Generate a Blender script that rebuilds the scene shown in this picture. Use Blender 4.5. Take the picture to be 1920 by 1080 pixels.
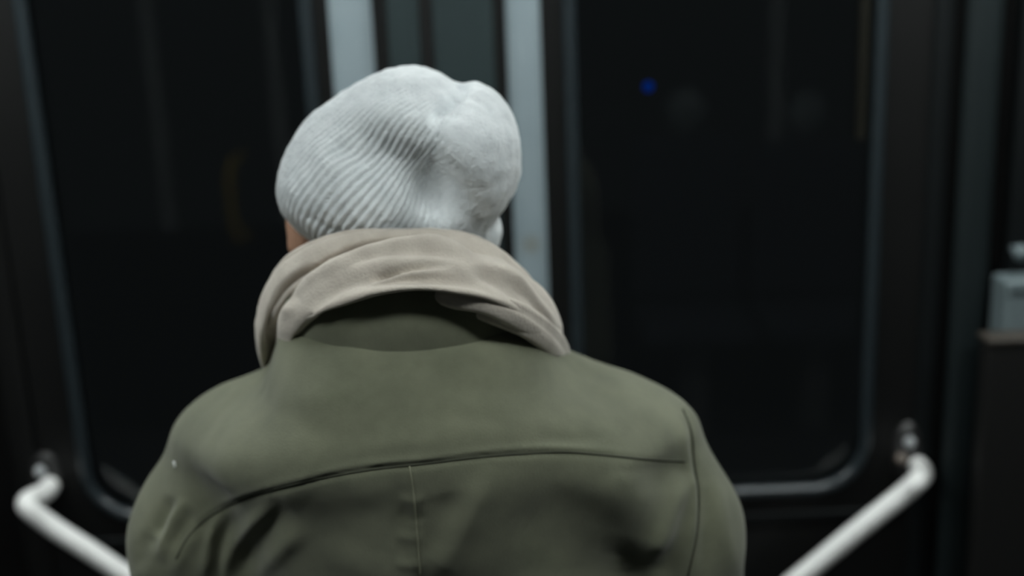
import bpy, bmesh, math, random
import numpy as np
from mathutils import Vector, Matrix

# ------------------------------------------------------------------ reset
for o in list(bpy.data.objects):
    bpy.data.objects.remove(o, do_unlink=True)
scene = bpy.context.scene
COL = scene.collection
R = math.radians
rng = np.random.default_rng(7)
random.seed(7)

# ------------------------------------------------------------------ camera
W, H, FPX = 1920, 1080, 2300.0
CAM = Vector((0.0, 0.0, 1.75))
PITCH, ROLL = R(15.0), R(-2.3)
cam_d = bpy.data.cameras.new('camera')
cam = bpy.data.objects.new('camera', cam_d)
COL.objects.link(cam)
cam_d.sensor_width = 36.0
cam_d.lens = FPX / W * 36.0
cam.location = CAM
ROT = (Matrix.Rotation(math.pi / 2 - PITCH, 3, 'X') @ Matrix.Rotation(ROLL, 3, 'Z'))
cam.rotation_euler = ROT.to_euler()
cam_d.dof.use_dof = True
cam_d.dof.focus_distance = 0.90
cam_d.dof.aperture_fstop = 2.7
cam_d.clip_start = 0.02
scene.camera = cam

# ------------------------------------------------------------------ world and exposure
world = bpy.data.worlds.new('night_sky')
scene.world = world
world.use_nodes = True
bg = world.node_tree.nodes['Background']
bg.inputs[0].default_value = (0.030, 0.032, 0.034, 1)
bg.inputs[1].default_value = 1.0
scene.view_settings.view_transform = 'Standard'
scene.view_settings.look = 'None'
scene.view_settings.gamma = 1.0
scene.view_settings.use_curve_mapping = False
scene.view_settings.exposure = 0.0

LAMP_STRENGTH = 23.0
BACK_LAMP_STRENGTH = 18.0

RN = np.array(ROT)
CN = np.array(CAM)


def U(px, py, Y):
    """the point of the upright plane y = Y that pixel (px, py) looks at"""
    d = RN @ np.array([(px - W / 2) / FPX, -(py - H / 2) / FPX, -1.0])
    p = CN + d * ((Y - CN[1]) / d[1])
    return Vector((p[0], p[1], p[2]))


def proj(P):
    q = (P - CN) @ RN
    return W / 2 + FPX * q[:, 0] / -q[:, 2], H / 2 - FPX * q[:, 1] / -q[:, 2]


# ------------------------------------------------------------------ materials
def new_mat(name):
    m = bpy.data.materials.new(name)
    m.use_nodes = True
    nt = m.node_tree
    b = nt.nodes['Principled BSDF']
    return m, nt, b


def plain(name, col, rough=0.5, metal=0.0, spec=0.5, var=0.0, scale=20.0, bump=0.0, bscale=200.0, sheen=0.0, coat=0.0):
    m, nt, b = new_mat(name)
    b.inputs['Base Color'].default_value = (*col, 1)
    b.inputs['Roughness'].default_value = rough
    b.inputs['Metallic'].default_value = metal
    b.inputs['Specular IOR Level'].default_value = spec
    b.inputs['Sheen Weight'].default_value = sheen
    b.inputs['Coat Weight'].default_value = coat
    tc = nt.nodes.new('ShaderNodeTexCoord')
    if var > 0:
        n = nt.nodes.new('ShaderNodeTexNoise')
        n.inputs['Scale'].default_value = scale
        n.inputs['Detail'].default_value = 4
        nt.links.new(tc.outputs['Object'], n.inputs['Vector'])
        mx = nt.nodes.new('ShaderNodeMix')
        mx.data_type = 'RGBA'
        mx.inputs[6].default_value = (*[c * (1 - var) for c in col], 1)
        mx.inputs[7].default_value = (*[min(1, c * (1 + var)) for c in col], 1)
        nt.links.new(n.outputs['Fac'], mx.inputs[0])
        nt.links.new(mx.outputs[2], b.inputs['Base Color'])
    if bump > 0:
        n2 = nt.nodes.new('ShaderNodeTexNoise')
        n2.inputs['Scale'].default_value = bscale
        n2.inputs['Detail'].default_value = 3
        nt.links.new(tc.outputs['Object'], n2.inputs['Vector'])
        bp = nt.nodes.new('ShaderNodeBump')
        bp.inputs['Strength'].default_value = bump
        bp.inputs['Distance'].default_value = 0.002
        nt.links.new(n2.outputs['Fac'], bp.inputs['Height'])
        nt.links.new(bp.outputs['Normal'], b.inputs['Normal'])
    return m


def emit(name, col, strength):
    m, nt, b = new_mat(name)
    b.inputs['Base Color'].default_value = (0.8, 0.8, 0.8, 1)
    b.inputs['Emission Color'].default_value = (*col, 1)
    b.inputs['Emission Strength'].default_value = strength
    return m


def glass_mat(name, tint=(0.75, 0.8, 0.8)):
    m = bpy.data.materials.new(name)
    m.use_nodes = True
    nt = m.node_tree
    nt.nodes.clear()
    out = nt.nodes.new('ShaderNodeOutputMaterial')
    mix = nt.nodes.new('ShaderNodeMixShader')
    fr = nt.nodes.new('ShaderNodeFresnel')
    fr.inputs['IOR'].default_value = 1.45
    tr = nt.nodes.new('ShaderNodeBsdfTransparent')
    tr.inputs['Color'].default_value = (*tint, 1)
    gl = nt.nodes.new('ShaderNodeBsdfGlossy')
    gl.inputs['Roughness'].default_value = 0.03
    nt.links.new(fr.outputs[0], mix.inputs[0])
    nt.links.new(tr.outputs[0], mix.inputs[1])
    nt.links.new(gl.outputs[0], mix.inputs[2])
    nt.links.new(mix.outputs[0], out.inputs[0])
    return m


def strip_mat():
    """pale grey-blue paint with a small rusty blotch"""
    m, nt, b = new_mat('pale_grey_paint')
    b.inputs['Roughness'].default_value = 0.45
    tc = nt.nodes.new('ShaderNodeTexCoord')
    n = nt.nodes.new('ShaderNodeTexNoise')
    n.inputs['Scale'].default_value = 14
    n.inputs['Detail'].default_value = 5
    nt.links.new(tc.outputs['Object'], n.inputs['Vector'])
    mx = nt.nodes.new('ShaderNodeMix')
    mx.data_type = 'RGBA'
    mx.inputs[6].default_value = (0.215, 0.272, 0.298, 1)
    mx.inputs[7].default_value = (0.285, 0.345, 0.37, 1)
    nt.links.new(n.outputs['Fac'], mx.inputs[0])
    spot = U(996, 458, YD - 0.012)
    dist = nt.nodes.new('ShaderNodeVectorMath')
    dist.operation = 'DISTANCE'
    dist.inputs[1].default_value = spot
    nt.links.new(tc.outputs['Object'], dist.inputs[0])
    mr = nt.nodes.new('ShaderNodeMapRange')
    mr.inputs['From Min'].default_value = 0.004
    mr.inputs['From Max'].default_value = 0.022
    mr.inputs['To Min'].default_value = 0.55
    mr.inputs['To Max'].default_value = 0.0
    nt.links.new(dist.outputs['Value'], mr.inputs['Value'])
    mx2 = nt.nodes.new('ShaderNodeMix')
    mx2.data_type = 'RGBA'
    mx2.inputs[7].default_value = (0.17, 0.15, 0.10, 1)
    nt.links.new(mr.outputs[0], mx2.inputs[0])
    nt.links.new(mx.outputs[2], mx2.inputs[6])
    nt.links.new(mx2.outputs[2], b.inputs['Base Color'])
    return m


YD = 1.95          # inner face of the doors
YR = 1.86          # plane of the handrails

M = {}
M['door_black'] = plain('door_black', (0.0068, 0.0070, 0.0069), 0.45, spec=0.25, var=0.15, scale=8)
M['rubber'] = plain('rubber', (0.018, 0.025, 0.029), 0.26, spec=0.7)
M['rubber_dark'] = plain('rubber_dark', (0.012, 0.012, 0.012), 0.6, spec=0.3)
M['teal_grey'] = plain('teal_grey', (0.021, 0.034, 0.036), 0.55, spec=0.3, var=0.1, scale=10)
M['teal_dark'] = plain('teal_dark', (0.006, 0.0075, 0.008), 0.5, spec=0.15, var=0.1, scale=10)
M['strip'] = strip_mat()
M['post'] = plain('post_paint', (0.009, 0.014, 0.015), 0.55, spec=0.25)
M['glass'] = glass_mat('glass')
M['rail'] = plain('rail_paint', (0.95, 0.95, 0.93), 0.30, spec=0.5, coat=0.5)
M['gunmetal'] = plain('gunmetal', (0.05, 0.05, 0.05), 0.35, metal=0.6)
M['bolt'] = plain('bolt_zinc', (0.42, 0.44, 0.45), 0.35)
M['bolt_worn'] = plain('bolt_worn', (0.20, 0.165, 0.14), 0.4)
M['chrome'] = plain('chrome', (0.75, 0.75, 0.73), 0.16, metal=1.0)
M['wall_dark'] = plain('wall_dark', (0.0045, 0.0046, 0.0046), 0.6, spec=0.08, var=0.1)
M['wall_grey'] = plain('wall_grey', (0.05, 0.055, 0.056), 0.6)
M['pillar'] = plain('pillar', (0.30, 0.32, 0.33), 0.5)
M['floor'] = plain('floor_vinyl', (0.03, 0.03, 0.032), 0.7, var=0.3, scale=60)
M['ceiling'] = plain('ceiling_panel', (0.35, 0.36, 0.36), 0.6)
M['lamp'] = emit('lamp_diffuser', (0.94, 1.0, 0.985), LAMP_STRENGTH)
M['lamp_back'] = emit('lamp_diffuser_back', (0.94, 1.0, 0.985), BACK_LAMP_STRENGTH)
M['metal'] = plain('lamp_housing', (0.5, 0.5, 0.5), 0.4, metal=0.8)
M['asphalt'] = plain('asphalt', (0.14, 0.14, 0.14), 0.9, var=0.3, scale=30)
M['led'] = emit('blue_led', (0.0, 0.06, 0.60), 0.14)
M['led'].node_tree.nodes['Principled BSDF'].inputs['Base Color'].default_value = (0.0, 0.005, 0.03, 1)
M['led'].node_tree.nodes['Principled BSDF'].inputs['Specular IOR Level'].default_value = 0.0
M['box_pale'] = plain('box_pale', (0.13, 0.165, 0.175), 0.5)
M['brown'] = plain('brown_edge', (0.05, 0.042, 0.034), 0.5)
M['part_dark'] = plain('partition_dark', (0.012, 0.012, 0.0115), 0.6, spec=0.2)
M['yellow'] = plain('yellow_paint', (0.55, 0.38, 0.06), 0.4)
M['yellow_reflection'] = plain('yellow_reflection_paint', (0.006, 0.0057, 0.003), 0.6, spec=0.2)  # dim yellow of a pole reflection, put into the colour
M['seat_blue'] = plain('seat_fabric', (0.03, 0.035, 0.05), 0.9, var=0.3, scale=80)
M['seat_pale'] = plain('headrest_vinyl', (0.17, 0.20, 0.21), 0.7)
M['seat_pink'] = plain('headrest_pink', (0.32, 0.2, 0.19), 0.6)
M['skin'] = plain('skin', (0.42, 0.24, 0.16), 0.55, var=0.08, scale=30)
M['hair'] = plain('hair', (0.018, 0.013, 0.010), 0.6)
M['trousers'] = plain('trousers', (0.022, 0.023, 0.028), 0.85, bump=0.2, bscale=400)
M['shoe'] = plain('shoe_leather', (0.03, 0.022, 0.016), 0.45)
M['sole'] = plain('shoe_sole', (0.02, 0.02, 0.02), 0.8)
M['thread'] = plain('seam_thread', (0.045, 0.048, 0.031), 0.9)
M['thread_light'] = plain('stitch_thread', (0.20, 0.205, 0.14), 0.9)
M['lint'] = plain('lint', (0.7, 0.72, 0.7), 0.9)


def cloth(name, c1, c2, weave, strength, nscale, sheen=0.15):
    m, nt, b = new_mat(name)
    b.inputs['Roughness'].default_value = 0.92
    b.inputs['Specular IOR Level'].default_value = 0.15
    b.inputs['Sheen Weight'].default_value = sheen
    b.inputs['Sheen Roughness'].default_value = 0.6
    tc = nt.nodes.new('ShaderNodeTexCoord')
    n = nt.nodes.new('ShaderNodeTexNoise')
    n.inputs['Scale'].default_value = nscale
    n.inputs['Detail'].default_value = 6
    n.inputs['Roughness'].default_value = 0.6
    nt.links.new(tc.outputs['Object'], n.inputs['Vector'])
    cr = nt.nodes.new('ShaderNodeValToRGB')
    cr.color_ramp.elements[0].position = 0.33
    cr.color_ramp.elements[1].position = 0.67
    cr.color_ramp.elements[0].color = (*c1, 1)
    cr.color_ramp.elements[1].color = (*c2, 1)
    nt.links.new(n.outputs['Fac'], cr.inputs[0])
    nt.links.new(cr.outputs[0], b.inputs['Base Color'])
    n2 = nt.nodes.new('ShaderNodeTexNoise')
    n2.inputs['Scale'].default_value = weave
    n2.inputs['Detail'].default_value = 2
    nt.links.new(tc.outputs['Object'], n2.inputs['Vector'])
    bp = nt.nodes.new('ShaderNodeBump')
    bp.inputs['Strength'].default_value = strength
    bp.inputs['Distance'].default_value = 0.0015
    nt.links.new(n2.outputs['Fac'], bp.inputs['Height'])
    nt.links.new(bp.outputs['Normal'], b.inputs['Normal'])
    return m


M['coat'] = cloth('olive_cotton', (0.114, 0.121, 0.081), (0.160, 0.167, 0.113), 700, 0.25, 18)
M['scarf'] = cloth('beige_wool', (0.44, 0.395, 0.34), (0.55, 0.50, 0.435), 420, 0.5, 40, 0.2)
M['hat'] = cloth('white_knit', (0.60, 0.64, 0.655), (0.715, 0.75, 0.765), 330, 0.9, 60, 0.3)


# ------------------------------------------------------------------ object helpers
def tag(o, label=None, cat=None, group=None, kind=None):
    if label: o['label'] = label
    if cat: o['category'] = cat
    if group: o['group'] = group
    if kind: o['kind'] = kind
    return o


def empty(name, loc):
    e = bpy.data.objects.new(name, None)
    e.empty_display_size = 0.1
    e.location = loc
    COL.objects.link(e)
    return e


def link(name, me, mat, parent=None, root=None):
    o = bpy.data.objects.new(name, me)
    if mat is not None:
        me.materials.clear()
        me.materials.append(mat)
    COL.objects.link(o)
    if parent is not None:
        o.parent = parent
        if parent.type == 'EMPTY':
            o.matrix_parent_inverse = Matrix.Translation(-Vector(parent.location))
    return o


def from_bm(name, bm, mat, parent=None, smooth=False):
    bmesh.ops.recalc_face_normals(bm, faces=bm.faces)
    me = bpy.data.meshes.new(name)
    bm.to_mesh(me)
    bm.free()
    if smooth:
        me.shade_smooth()
    return link(name, me, mat, parent)


def from_np(name, V, F, mat, parent=None, smooth=True):
    me = bpy.data.meshes.new(name)
    V = np.asarray(V, dtype=np.float32)
    F = np.asarray(F, dtype=np.int32)
    me.vertices.add(len(V))
    me.vertices.foreach_set('co', V.ravel())
    k = F.shape[1]
    me.loops.add(F.size)
    me.loops.foreach_set('vertex_index', F.ravel())
    me.polygons.add(len(F))
    me.polygons.foreach_set('loop_start', np.arange(0, F.size, k, dtype=np.int32))
    me.update(calc_edges=True)
    me.validate()
    if smooth:
        me.shade_smooth()
    return link(name, me, mat, parent)


def box(bm, x0, x1, y0, y1, z0, z1, bevel=0.0):
    r = bmesh.ops.create_cube(bm, size=1.0)
    vs = r['verts']
    for v in vs:
        v.co = Vector(((x0 + x1) / 2 + v.co.x * (x1 - x0), (y0 + y1) / 2 + v.co.y * (y1 - y0), (z0 + z1) / 2 + v.co.z * (z1 - z0)))
    if bevel > 0:
        es = {e for v in vs for e in v.link_edges}
        bmesh.ops.bevel(bm, geom=list(es), offset=bevel, segments=3, profile=0.5, affect='EDGES')


def box_obj(name, x0, x1, y0, y1, z0, z1, mat, parent=None, bevel=0.003):
    bm = bmesh.new()
    box(bm, x0, x1, y0, y1, z0, z1, bevel)
    return from_bm(name, bm, mat, parent, smooth=False)


def smooth_path(pts, n=8, closed=False):
    P = [Vector(p) for p in pts]
    out = []
    m = len(P)
    rngi = range(m) if closed else range(m - 1)
    for i in rngi:
        if closed:
            a, b, c, d = P[(i - 1) % m], P[i], P[(i + 1) % m], P[(i + 2) % m]
        else:
            a, b, c, d = P[max(0, i - 1)], P[i], P[i + 1], P[min(m - 1, i + 2)]
        for k in range(n):
            t = k / n
            out.append(0.5 * ((2 * b) + (-a + c) * t + (2 * a - 5 * b + 4 * c - d) * t * t + (-a + 3 * b - 3 * c + d) * t ** 3))
    if not closed:
        out.append(P[-1])
    return out


def tube_mesh(path, radius, seg=14, closed=False, caps=True):
    n = len(path)
    V, F = [], []
    up = Vector((0.03, 1, 0.02)).normalized()
    prev = None
    for i in range(n):
        if closed:
            t = (path[(i + 1) % n] - path[i - 1]).normalized()
        else:
            t = (path[min(n - 1, i + 1)] - path[max(0, i - 1)]).normalized()
        if prev is None:
            a = t.cross(up)
            if a.length < 1e-4:
                a = t.cross(Vector((0, 0, 1)))
            a.normalize()
        else:
            a = (prev - t * prev.dot(t)).normalized()
        prev = a
        b = t.cross(a)
        r = radius(i / max(1, n - 1)) if callable(radius) else radius
        for k in range(seg):
            th = 2 * math.pi * k / seg
            V.append(path[i] + a * (r * math.cos(th)) + b * (r * math.sin(th)))
    m = n if closed else n - 1
    for i in range(m):
        j = (i + 1) % n
        for k in range(seg):
            k2 = (k + 1) % seg
            F.append((i * seg + k, i * seg + k2, j * seg + k2, j * seg + k))
    if caps and not closed:
        F.append(tuple(range(seg))[::-1])
        F.append(tuple((n - 1) * seg + k for k in range(seg)))
    return V, F


def tube_obj(name, path, radius, mat, parent=None, seg=14, closed=False):
    V, F = tube_mesh(path, radius, seg, closed)
    me = bpy.data.meshes.new(name)
    me.from_pydata([tuple(v) for v in V], [], F)
    me.update()
    me.shade_smooth()
    return link(name, me, mat, parent)


def round_rect(x0, x1, z0, z1, r, n=12):
    """loop of (x, z) with 4*(n+1) points"""
    pts = []
    for cx, cz, a0 in ((x1 - r, z1 - r, 0), (x0 + r, z1 - r, 90), (x0 + r, z0 + r, 180), (x1 - r, z0 + r, 270)):
        for k in range(n + 1):
            a = R(a0 + 90 * k / n)
            pts.append((cx + r * math.cos(a), cz + r * math.sin(a)))
    return pts


def frame_obj(name, outer, inner, y0, y1, mat, parent):
    """a plate with a hole: outer and inner loops have equal counts"""
    bm = bmesh.new()
    n = len(outer)
    rows = []
    for loop, y in ((outer, y0), (inner, y0), (inner, y1), (outer, y1)):
        rows.append([bm.verts.new((p[0], y, p[1])) for p in loop])
    for a, b in ((0, 1), (1, 2), (2, 3), (3, 0)):
        for i in range(n):
            j = (i + 1) % n
            try:
                bm.faces.new((rows[a][i], rows[a][j], rows[b][j], rows[b][i]))
            except ValueError:
                pass
    return from_bm(name, bm, mat, parent)


def plate_obj(name, loop, y0, y1, mat, parent):
    bm = bmesh.new()
    a = [bm.verts.new((p[0], y0, p[1])) for p in loop]
    b = [bm.verts.new((p[0], y1, p[1])) for p in loop]
    bm.faces.new(a)
    bm.faces.new(b[::-1])
    n = len(loop)
    for i in range(n):
        j = (i + 1) % n
        bm.faces.new((a[i], b[i], b[j], a[j]))
    return from_bm(name, bm, mat, parent)


def convex_strip(name, x0, x1, y, depth, z0, z1, mat, parent, n=10):
    """an upright moulding with a shallow rounded face towards the room"""
    prof = []
    for k in range(n + 1):
        t = -1 + 2 * k / n
        prof.append(((x0 + x1) / 2 + t * (x1 - x0) / 2, y - depth * (1 - abs(t) ** 4)))
    prof = [(x0, y + 0.01)] + prof + [(x1, y + 0.01)]
    bm = bmesh.new()
    a = [bm.verts.new((p[0], p[1], z0)) for p in prof]
    b = [bm.verts.new((p[0], p[1], z1)) for p in prof]
    m = len(prof)
    for i in range(m):
        j = (i + 1) % m
        bm.faces.new((a[i], a[j], b[j], b[i]))
    bm.faces.new(a[::-1])
    bm.faces.new(b)
    return from_bm(name, bm, mat, parent)


# ------------------------------------------------------------------ the vehicle shell
X0, X1 = -2.6, 2.6
YB = -0.65
ZC = 2.25


def X(px, py=540, Y=YD):
    return U(px, py, Y).x


o = box_obj('floor', X0, X1, YB - 0.1, YD + 0.06, -0.06, 0.0, M['floor'], bevel=0)
tag(o, 'dark vinyl floor of the vehicle', 'floor', kind='structure')
o = box_obj('ceiling', X0, X1, YB - 0.1, YD + 0.06, ZC, ZC + 0.05, M['ceiling'], bevel=0)
tag(o, 'pale grey ceiling panel of the vehicle', 'ceiling', kind='structure')
o = box_obj('ground', -300, 300, YD + 0.3, 600, -0.45, -0.40, M['asphalt'], bevel=0)
tag(o, 'dark asphalt outside the doors at night', 'ground', kind='structure')

# door opening edges, from the photo
XL_OUT = (X(45, 0) + X(150, 850)) / 2        # left gasket centre
XR_OUT = (X(1655, 0) + X(1622, 830)) / 2            # right gasket centre
xL_out = XL_OUT - 0.075
xR_out = XR_OUT + 0.085
DOOR_TOP, DOOR_BOT = 2.02, 0.03
sx = lambda a, b: (X(a[0], a[1]) + X(b[0], b[1])) / 2
S1a, S1b = sx((615, 0), (627, 180)), sx((696, 0), (702, 130))
S2a, S2b = sx((945, 0), (968, 490)), sx((1012, 0), (1028, 540))
GAP = sx((798, 0), (801, 110))
WIN_BOT_L = U(250, 962, YD).z
WIN_BOT_R = U(1420, 926, YD).z
WIN_BOT = (WIN_BOT_L + WIN_BOT_R) / 2
WIN_TOP = 1.80

# walls around the doors
wall = empty('wall_front', (0, YD, 0))
tag(wall, 'black painted door-side wall of the vehicle', 'wall', kind='structure')
box_obj('panel', X0, xL_out - 0.012, YD, YD + 0.05, 0, ZC, M['wall_dark'], wall, 0.004)
box_obj('panel', xR_out + 0.012, X1, YD, YD + 0.05, 0, ZC, M['wall_dark'], wall, 0.004)
box_obj('header', xL_out - 0.012, xR_out + 0.012, YD, YD + 0.05, DOOR_TOP + 0.01, ZC, M['wall_dark'], wall, 0.004)
box_obj('sill', xL_out - 0.012, xR_out + 0.012, YD, YD + 0.05, 0.0, DOOR_BOT - 0.008, M['metal'], wall, 0.002)


def door(idx, x0, x1, wx0, wx1, wz0, wz1, label):
    d = empty('door_%d' % idx, ((x0 + x1) / 2, YD, DOOR_BOT))
    tag(d, label, 'door', kind='structure')
    inner = round_rect(wx0, wx1, wz0, wz1, 0.09)
    outer = []
    n = 12
    for (cx, cz) in ((x1, DOOR_TOP), (x0, DOOR_TOP), (x0, DOOR_BOT), (x1, DOOR_BOT)):
        outer += [(cx, cz)] * (n + 1)
    outer = [(px_ + 1e-5 * (i % 13), pz_) for i, (px_, pz_) in enumerate(outer)]
    frame_obj('leaf_frame', outer, inner, YD, YD + 0.04, M['door_black'], d)
    plate_obj('pane', round_rect(wx0 - 0.004, wx1 + 0.004, wz0 - 0.004, wz1 + 0.004, 0.092), YD + 0.018, YD + 0.023, M['glass'], d)
    g = [Vector((p[0], YD - 0.003, p[1])) for p in round_rect(wx0, wx1, wz0, wz1, 0.09, 16)]
    tube_obj('gasket', g, 0.011, M['rubber'], d, 12, closed=True)
    # pressed rib across the lower panel
    zr = wz0 - 0.048
    bm = bmesh.new()
    box(bm, x0 + 0.03, x1 - 0.03, YD - 0.006, YD + 0.002, zr - 0.008, zr + 0.008, 0.004)
    from_bm('panel_rib', bm, M['rubber_dark'] if False else M['teal_dark'], d)
    box_obj('kick_plate', x0 + 0.04, x1 - 0.04, YD - 0.004, YD + 0.002, 0.08, 0.32, M['metal'], d, 0.001)
    return d


xm = GAP
d1 = door(1, xL_out, xm - 0.009, XL_OUT, S1a - 0.035, WIN_BOT, WIN_TOP, 'black door leaf with rounded window behind the left shoulder of the person')
d2 = door(2, xm + 0.009, xR_out, S2b + 0.045, XR_OUT, WIN_BOT, WIN_TOP, 'black door leaf with rounded window and blue light spot, right of the person')
# meeting stiles and seals
convex_strip('edge_strip', S1a, S1b, YD - 0.002, 0.012, DOOR_BOT, DOOR_TOP, M['strip'], d1)
convex_strip('stile_face', X(728, 60), X(788, 60), YD - 0.002, 0.006, DOOR_BOT, DOOR_TOP, M['teal_grey'], d1)
convex_strip('rubber_seal', xm - 0.009, xm + 0.0, YD, 0.006, DOOR_BOT, DOOR_TOP, M['rubber_dark'], d1)
convex_strip('stile_face', X(812, 60), X(925, 60), YD - 0.002, 0.006, DOOR_BOT, DOOR_TOP, M['teal_grey'], d2)
convex_strip('rubber_seal', xm + 0.001, xm + 0.009, YD, 0.006, DOOR_BOT, DOOR_TOP, M['rubber_dark'], d2)
convex_strip('edge_strip', S2a, S2b, YD - 0.002, 0.012, DOOR_BOT, DOOR_TOP, M['strip'], d2)
# blue indicator on the glass
p = U(1215, 162, YD + 0.018)
bm = bmesh.new()
bmesh.ops.create_uvsphere(bm, u_segments=16, v_segments=8, radius=0.0085, matrix=Matrix.Translation((p.x, YD + 0.014, p.z)) @ Matrix.Scale(0.5, 4, (0, 1, 0)))
led = from_bm('indicator_light', bm, M['led'], d2, True)
led['label'] = 'small round blue light on the dark glass'


def handrail(d, pts, lo, sock, group_label, bolts):
    path = smooth_path(pts, 10)
    rail = tube_obj('handrail', path, 0.0165, M['rail'], d, 20)
    rail['label'] = group_label
    # end socket on the door: dark oval plate, bright dome bolts
    c = sock
    zs = [q.z for q in bolts] + [c.z]
    xs = [q.x for q in bolts] + [c.x]
    zc, xc = (max(zs) + min(zs)) / 2, (max(xs) + min(xs)) / 2
    bm = bmesh.new()
    mt = Matrix.Translation((xc, YD - 0.005, zc)) @ Matrix.Rotation(math.pi / 2, 4, 'X') @ Matrix.Diagonal((1.0, (max(zs) - min(zs)) / 2 / 0.024 + 1.0, 1, 1))
    bmesh.ops.create_cone(bm, cap_ends=True, segments=32, radius1=0.028, radius2=0.024, depth=0.010, matrix=mt)
    from_bm('end_plate', bm, M['gunmetal'], rail, False)
    for q in bolts:
        bm = bmesh.new()
        bmesh.ops.create_uvsphere(bm, u_segments=20, v_segments=12, radius=0.0095, matrix=Matrix.Translation((q.x, YD - 0.012, q.z)))
        from_bm('dome_bolt', bm, M['bolt'] if q is bolts[0] else M['bolt_worn'], rail, True)
    c2 = lo
    bm = bmesh.new()
    mt = Matrix.Translation((c2.x, YD - 0.012, c2.z)) @ Matrix.Rotation(math.pi / 2, 4, 'X')
    bmesh.ops.create_cone(bm, cap_ends=True, segments=28, radius1=0.031, radius2=0.026, depth=0.024, matrix=mt)
    from_bm('end_plate', bm, M['gunmetal'], rail, False)
    return rail


def rail_pts(door_px, mids, low_px, frac):
    dp = U(*door_px, YD)
    pts = [Vector((dp.x, YD - 0.005, dp.z)), U(*door_px, YD - 0.04)]
    pts = [Vector((dp.x, YD - 0.004, dp.z)), Vector((dp.x, YD - 0.035, dp.z - 0.002))]
    ms = [U(*q, YR) for q in mids]
    pts += ms
    a, b = ms[-2], ms[-1]
    dirv = (b - a).normalized()
    e = b + dirv * frac
    pts.append(b + dirv * frac * 0.5)
    pts.append(e)
    e2 = e + dirv * 0.035 + Vector((0, 0.045, 0))
    pts.append(e2)
    pts.append(Vector((e2.x + dirv.x * 0.006, YD - 0.004, e2.z + dirv.z * 0.006)))
    return pts, dp, pts[-1]


pts, dp, lo = rail_pts((97, 905), [(50, 945), (95, 985), (172, 1035), (250, 1088)], None, 0.20)
handrail(d1, pts, lo, dp, 'white diagonal handrail with chrome end on the left door leaf', [U(75, 884, YD - 0.012)])
pts, dp, lo = rail_pts((1717, 868), [(1722, 900), (1688, 930), (1600, 1000), (1500, 1082)], None, 0.20)
handrail(d2, pts, lo, dp, 'white diagonal handrail with chrome end on the right door leaf', [U(1706, 829, YD - 0.012), U(1690, 860, YD - 0.012)])

# frame strips to the right of the doors, and a painted pole reflection
t1 = convex_strip('trim_1', xR_out - 0.004, xR_out + 0.03, YD - 0.001, 0.010, 0, ZC, M['teal_dark'], None)
tag(t1, 'narrow dark door jamb strip right of the doors', 'trim', kind='structure')
t2 = convex_strip('trim_2', (X(1795, 0) + X(1790, 640)) / 2 - 0.002, (X(1858, 0) + X(1850, 640)) / 2, YD - 0.02, 0.012, 0, ZC, M['post'], None)
tag(t2, 'grey green upright post cover at the far right', 'trim', kind='structure')
t3 = convex_strip('trim_3', xL_out - 0.05, xL_out - 0.004, YD - 0.001, 0.010, 0, ZC, M['door_black'], None)
tag(t3, 'narrow black door jamb strip left of the doors', 'trim', kind='structure')
t4 = box_obj('trim_4', X(1888, 300), X1, YD - 0.03, YD + 0.002, 0, ZC, M['teal_dark'], None, 0.004)
tag(t4, 'dark grey green lining panel at the right edge', 'trim', kind='structure')
t5 = convex_strip('pole_reflection', X(1612, 100), X(1630, 100), YD - 0.0, 0.004, U(1620, 260, YD).z, DOOR_TOP, M['yellow_reflection'], None)  # painted strip standing in for a yellow pole reflected in the glass
tag(t5, 'thin dull yellow strip painted as a grab pole reflection in the right door glass', 'trim', kind='structure')

# pale control box on the lining panel, low partition in front of it
e = empty('control_box', (X(1950, 600), YD - 0.03, U(1900, 632, YD - 0.08).z))
tag(e, 'pale grey blue wall box above the dark partition at right edge', 'box')
bx0 = U(1884, 580, YD - 0.09).x
box_obj('housing', bx0, bx0 + 0.18, YD - 0.09, YD - 0.03, U(1900, 645, YD - 0.09).z, U(1900, 528, YD - 0.09).z, M['box_pale'], e, 0.006)
box_obj('lid_line', bx0 + 0.006, bx0 + 0.174, YD - 0.093, YD - 0.088, U(1900, 548, YD - 0.09).z, U(1900, 544, YD - 0.09).z, M['teal_grey'], e, 0.001)
q = U(1914, 474, YD - 0.06)
bm = bmesh.new()
bmesh.ops.create_uvsphere(bm, u_segments=16, v_segments=10, radius=0.013, matrix=Matrix.Translation(q))
bmesh.ops.create_cone(bm, cap_ends=True, segments=12, radius1=0.006, radius2=0.006, depth=0.03, matrix=Matrix.Translation((q.x, q.y + 0.016, q.z)) @ Matrix.Rotation(math.pi / 2, 4, 'X'))
o = from_bm('coat_hook', bm, M['box_pale'], None, True)
tag(o, 'small pale knob on the wall above the grey box', 'hook')

e = empty('partition', (X(1850, 900), YD - 0.2, 0))
tag(e, 'low dark partition panel beside the right door leaf', 'partition')
pc = U(1838, 622, YD - 0.10)
ztop = pc.z
box_obj('panel', pc.x, pc.x + 0.5, YD - 0.14, YD - 0.10, 0.0, ztop - 0.008, M['part_dark'], e, 0.004)
box_obj('top_edge', pc.x - 0.003, pc.x + 0.5, YD - 0.143, YD - 0.097, ztop - 0.008, ztop, M['brown'], e, 0.003)

# side walls and back wall (behind the camera, seen only in the glass)
o = box_obj('wall_left', X0 - 0.05, X0, YB, YD + 0.05, 0, ZC, M['wall_grey'], None, 0)
tag(o, 'dark grey end wall to the left, outside the frame', 'wall', kind='structure')
o = box_obj('wall_right', X1, X1 + 0.05, YB, YD + 0.05, 0, ZC, M['wall_grey'], None, 0)
tag(o, 'dark grey end wall to the right, outside the frame', 'wall', kind='structure')


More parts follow.
